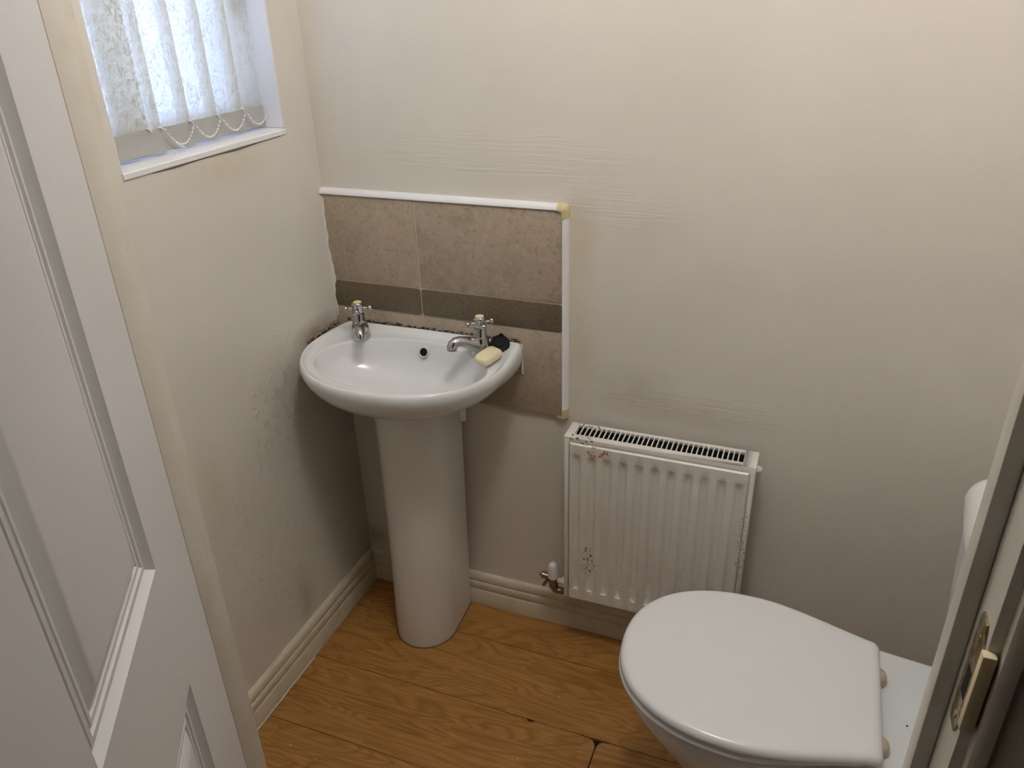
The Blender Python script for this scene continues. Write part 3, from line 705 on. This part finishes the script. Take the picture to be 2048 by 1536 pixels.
b.box(px0, px1, PF+0.0075, PF+0.013, pz0, pz1)
pnl = b.build('front_panel', m_rad, rad, smooth=32)
# paint pools at the bottom of the flutes
drip = B().ball((0, 0, 0), 0.0048, 8, 5).build('paint_drip', plain('white_paint_drip', (0.84, 0.82, 0.78), 0.3), pnl, smooth=60)
for k in range(ribs):
    c = drip if k == 0 else drip.copy()
    if k: col.objects.link(c)
    c.location = (px0+(px1-px0)*(k+0.5)/ribs, PF+0.0022, pz0+0.0300); c.scale = (1.5+0.3*math.sin(3*k), 0.6, 0.9+0.2*math.cos(5*k))
# side covers
sp_ = [(PF+0.0045, RZ0+0.001), (-0.020, RZ0+0.001), (-0.020, RZ1-0.007), (PF+0.0045, RZ1-0.007)]
B().prism(sp_, 'x', RX0, RX0+0.0105).build('side_panel', m_rad, rad, bevel=0.0012)
B().prism(sp_, 'x', RX1-0.0095, RX1).build('side_panel', m_rad, rad, bevel=0.0012)
B().box(RX0+0.0105, RX1-0.0095, -0.026, -0.021, RZ0+0.02, RZ1-0.01).build('rear_panel', m_rad, rad)
# top grille
gy0, gy1 = -0.0825, -0.0180; sx0, sx1 = 0.6110, 0.9670; sy0, sy1 = -0.0665, -0.0275; nS = 34
b = B()
zt0, zt1 = RZ1-0.0065, RZ1
b.box(RX0-0.001, sx0, gy0, gy1, zt0, zt1); b.box(sx1, RX1+0.001, gy0, gy1, zt0, zt1)
b.box(sx0, sx1, gy0, sy0, zt0, zt1); b.box(sx0, sx1, sy1, gy1, zt0, zt1)
b.build('top_grille', m_rad, rad, bevel=0.0008)
ps = (sx1-sx0)/nS
bar = B().box(-0.0013, 0.0013, sy0-0.0005, sy1+0.0005, -0.004, 0.0).build('grille_bar', m_rad, rad, bevel=0.0005)
bar.location = (sx0+ps, 0, RZ1-0.0004)
for k in range(2, nS):
    c = bar.copy(); col.objects.link(c); c.location = (sx0+ps*k, 0, RZ1-0.0004)
b = B(); b.box(RX0-0.001, RX1+0.001, gy0-0.0005, gy0+0.0025, RZ1-0.0155, RZ1-0.001); b.build('grille_lip', m_rad, rad, bevel=0.001)
b = B(); b.box(RX0+0.011, RX1-0.011, PF+0.014, -0.027, RZ0+0.02, RZ0+0.03)
for k in range(30):
    x = RX0+0.02+0.36*k/29; b.box(x, x+0.0008, PF+0.014, -0.027, RZ0+0.03, RZ1-0.045)
b.box(RX0+0.011, RX1-0.011, PF+0.0132, PF+0.0138, RZ0+0.01, RZ1-0.008); b.box(RX0+0.011, RX1-0.011, -0.0268, -0.0262, RZ0+0.02, RZ1-0.008)  # added dark sheets line the inside, painting the shade behind the slots
b.build('fins_and_shade_liner', m_fin, rad)
B().box(RX0+0.011, RX1-0.011, PF+0.014, -0.027, RZ1-0.120, RZ1-0.110).build('convector_plate', m_fin, rad)
b = B(); b.lathe([(0.0085, 0), (0.0085, 0.006), (0.0065, 0.0075), (0.0065, 0.011)], 8, (RX1, -0.052, RZ1-0.020), (1, 0, 0)); b.build('air_vent_plug', m_rad, rad, smooth=40)
for x in (0.68, 0.91): B().box(x-0.012, x+0.012, -0.021, 0.0, 0.20, 0.58).build('wall_bracket', m_fin, rad)
# lockshield valve
vv = thing('radiator_valve', (0.556, -0.055, 0.19), 'metal radiator valve with a white cap'); attach(vv, rad)
VX, VY, VZ = 0.5565, -0.055, 0.187
B().lathe([(0.0135, 0.004), (0.0140, 0.010), (0.0130, 0.022), (0.0118, 0.034), (0.0105, 0.042), (0.0065, 0.0465), (0.002, 0.0475)], 20, (VX, VY, VZ), (-0.03, 0, 1)).build('valve_cap', m_pvc, vv, smooth=45)
b = B(); b.lathe([(0.0105, -0.026), (0.0115, -0.016), (0.0115, -0.004), (0.0105, 0.006)], 18, (VX, VY, VZ)); b.build('valve_body', m_brassdull, vv, smooth=45)
b = B(); b.tube([(VX, VY, VZ-0.010), (VX+0.001, VY, VZ-0.026), (VX+0.006, VY, VZ-0.034), (VX+0.016, VY, VZ-0.036), (VX+0.034, VY+0.004, VZ-0.036), (VX+0.060, VY+0.012, VZ-0.036)], [0.0095, 0.0098, 0.0098, 0.0085, 0.0078, 0.0075], 14)
b.build('supply_pipe', m_brassdull, vv, smooth=50)
b = B(); b.tube([(VX-0.008, VY, VZ+0.001), (VX-0.029, VY-0.001, VZ+0.005), (VX-0.0295, VY-0.001, VZ+0.005)], [0.0085, 0.0085, 0.006], 14)
b.tube([(VX-0.029, VY-0.001, VZ+0.005), (VX-0.035, VY-0.001, VZ+0.006)], [0.0050, 0.0045], 10)
b.build('drain_cock', m_brassdull, vv, smooth=40)
b = B(); b.tube([(VX-0.012, VY-0.006, VZ-0.004), (VX-0.020, VY-0.010, VZ-0.015), (VX-0.024, VY-0.011, VZ-0.020)], [0.0050, 0.0062, 0.0035], 10, 0.6); b.build('drain_spur', m_brassdull, vv, smooth=40)
b = B(); b.lathe([(0.0062, 0), (0.0062, 0.009)], 12, (VX+0.011, VY, VZ-0.004), (1, 0, 0)); b.lathe([(0.0125, 0.009), (0.0135, 0.011), (0.0135, 0.021), (0.0125, 0.023)], 6, (VX+0.012, VY, VZ-0.004), (1, 0, 0))
b.build('union_nut', m_rad, vv, smooth=30)

# ------------------------------------------------------------------ toilet
TY = -0.427
toilet = thing('toilet', (1.10, TY, 0), 'white close-coupled toilet with the lid closed', 'toilet')
def egg(xf, xm, hw, xb, hb, rb, z, n=22, ex=2.25):
    """plan outline: rounded front at xf, widest hw at xm, back at xb with half width hb and corner radius rb"""
    e = 2/ex; half = []
    for k in range(n+1):
        t = PI/2*k/n; half.append((xm-(xm-xf)*abs(math.cos(t))**e if k < n else xm, hw*math.sin(t)**e if k else 0.0))
    L = xb-rb
    for k in range(1, 12):
        f = k/12; s = f*f*(3-2*f)*0.45+f*f*0.55; half.append((xm+(L-xm)*f, hw+(hb-hw)*s))
    for k in range(6):
        a = PI/2*k/5; half.append((L+rb*math.sin(a), hb-rb+rb*math.cos(a)))
    other = [(x, -y) for x, y in half[1:]][::-1]
    return [(x, TY+y, z) for x, y in half+other]
def R(d, z, base): xf, xm, hw, xb, hb, rb = base; return egg(xf+d, xm, hw-d, xb-d, hb-d, rb, z)
P0 = (0.826, 1.03, 0.170, 1.375, 0.140, 0.02)
B().loft([egg(0.985, 1.08, 0.105, 1.43, 0.105, 0.02, 0.0005), egg(0.985, 1.08, 0.105, 1.43, 0.105, 0.02, 0.012), egg(1.000, 1.08, 0.094, 1.43, 0.096, 0.02, 0.030),
          egg(1.000, 1.08, 0.092, 1.42, 0.094, 0.02, 0.10), egg(0.975, 1.07, 0.100, 1.41, 0.100, 0.02, 0.17), egg(0.925, 1.05, 0.122, 1.40, 0.110, 0.02, 0.24),
          egg(0.875, 1.04, 0.147, 1.38, 0.122, 0.02, 0.31), egg(0.842, 1.03, 0.162, 1.375, 0.134, 0.02, 0.355), egg(0.828, 1.03, 0.169, 1.375, 0.140, 0.02, 0.382),
          egg(0.828, 1.03, 0.169, 1.375, 0.140, 0.02, 0.397), egg(0.832, 1.03, 0.166, 1.371, 0.137, 0.018, 0.403), egg(0.838, 1.03, 0.160, 1.366, 0.132, 0.016, 0.405)]).build('pan', m_ceramic, toilet, smooth=50)
S0 = (0.8145, 1.03, 0.1765, 1.232, 0.128, 0.03)
B().loft([R(0.006, 0.4065, S0), R(0.002, 0.4085, S0), R(0.0, 0.4130, S0), R(0.001, 0.4180, S0), R(0.004, 0.4215, S0), R(0.010, 0.4230, S0)]).build('seat', m_seat, toilet, smooth=50)
L0 = (0.8165, 1.03, 0.1765, 1.2470, 0.1300, 0.016)
B().loft([R(0.007, 0.4238, L0), R(0.002, 0.4252, L0), R(0.0, 0.4290, L0), R(0.0, 0.4330, L0), R(0.0015, 0.4375, L0), R(0.0050, 0.4412, L0), R(0.0100, 0.4430, L0), R(0.018, 0.4437, L0), R(0.06, 0.4440, L0)]).build('lid', m_seat, toilet, smooth=60)
for yy in (TY+0.068, TY-0.078):
    b = B(); b.lathe([(0.0155, 0.4052), (0.0165, 0.4100), (0.0160, 0.4200), (0.0135, 0.4260), (0.006, 0.4285)], 20, (1.2440, yy, 0))
    h = b.build('lid_hinge', m_beige, toilet, smooth=50); h['label'] = 'beige plastic lid hinge'
B().lathe([(0.0018, 0), (0.001, 0.0012)], 8, (1.290, TY-0.0125, 0.405)).build('speck', m_dark, toilet)
def rrect(x0, x1, hw, r, z, bow=0.0, n=6):
    pts = [];
    def A(cx, cy, a0):
        for k in range(n+1):
            a = a0+PI/2*k/n; pts.append([cx+r*math.cos(a), cy+r*math.sin(a)])
    A(x1-r, hw-r, 0); A(x0+r, hw-r, PI/2)
    for k in range(1, 8):
        f = k/8; pts.append([x0-bow*math.sin(PI*f), (hw-r)*(1-2*f)])
    A(x0+r, -hw+r, PI); A(x1-r, -hw+r, 1.5*PI)
    return [(x, TY+y, z) for x, y in pts]
XB = XR-0.004
cis = B().loft([rrect(1.350, XB, 0.163, 0.022, 0.4055), rrect(1.346, XB, 0.166, 0.024, 0.412), rrect(1.340, XB, 0.172, 0.026, 0.50, 0.004), rrect(1.332, XB, 0.179, 0.028, 0.62, 0.008), rrect(1.327, XB, 0.184, 0.028, 0.745, 0.010)]).build('cistern', m_cistern, toilet, smooth=50)
lidr = [rrect(1.325, XB, 0.185, 0.030, 0.741, 0.012)]
for k in range(13):
    a = PI/2*k/12; ins = 0.075*(1-math.cos(a)); lidr.append(rrect(1.319+ins, XB-ins*0.5, 0.190-ins, 0.034, 0.744+0.066*math.sin(a), 0.013*(1-0.5*k/12)))
B().loft(lidr).build('cistern_lid', m_cistern, cis, smooth=60)

# ------------------------------------------------------------------ ceiling lamp (above the frame)
lp = thing('ceiling_lamp', (LAMP.x, LAMP.y, ZC), 'round white glass ceiling lamp near the door', 'lamp')
B().lathe([(0.06, ZC-0.001), (0.06, ZC-0.02), (0.045, ZC-0.035), (0.045, LAMP.z+0.07)], 24, (LAMP.x, LAMP.y, 0)).build('lamp_base', m_pvc, lp, smooth=40)
m, nt, p = newmat('lit_lamp_glass'); p.inputs['Base Color'].default_value = (0.8, 0.8, 0.8, 1)
p.inputs['Emission Color'].default_value = (*LAMP_COL, 1); p.inputs['Emission Strength'].default_value = LAMP_STRENGTH
B().ball(LAMP, 0.085, 24, 14).build('lamp_globe', m, lp, smooth=180)
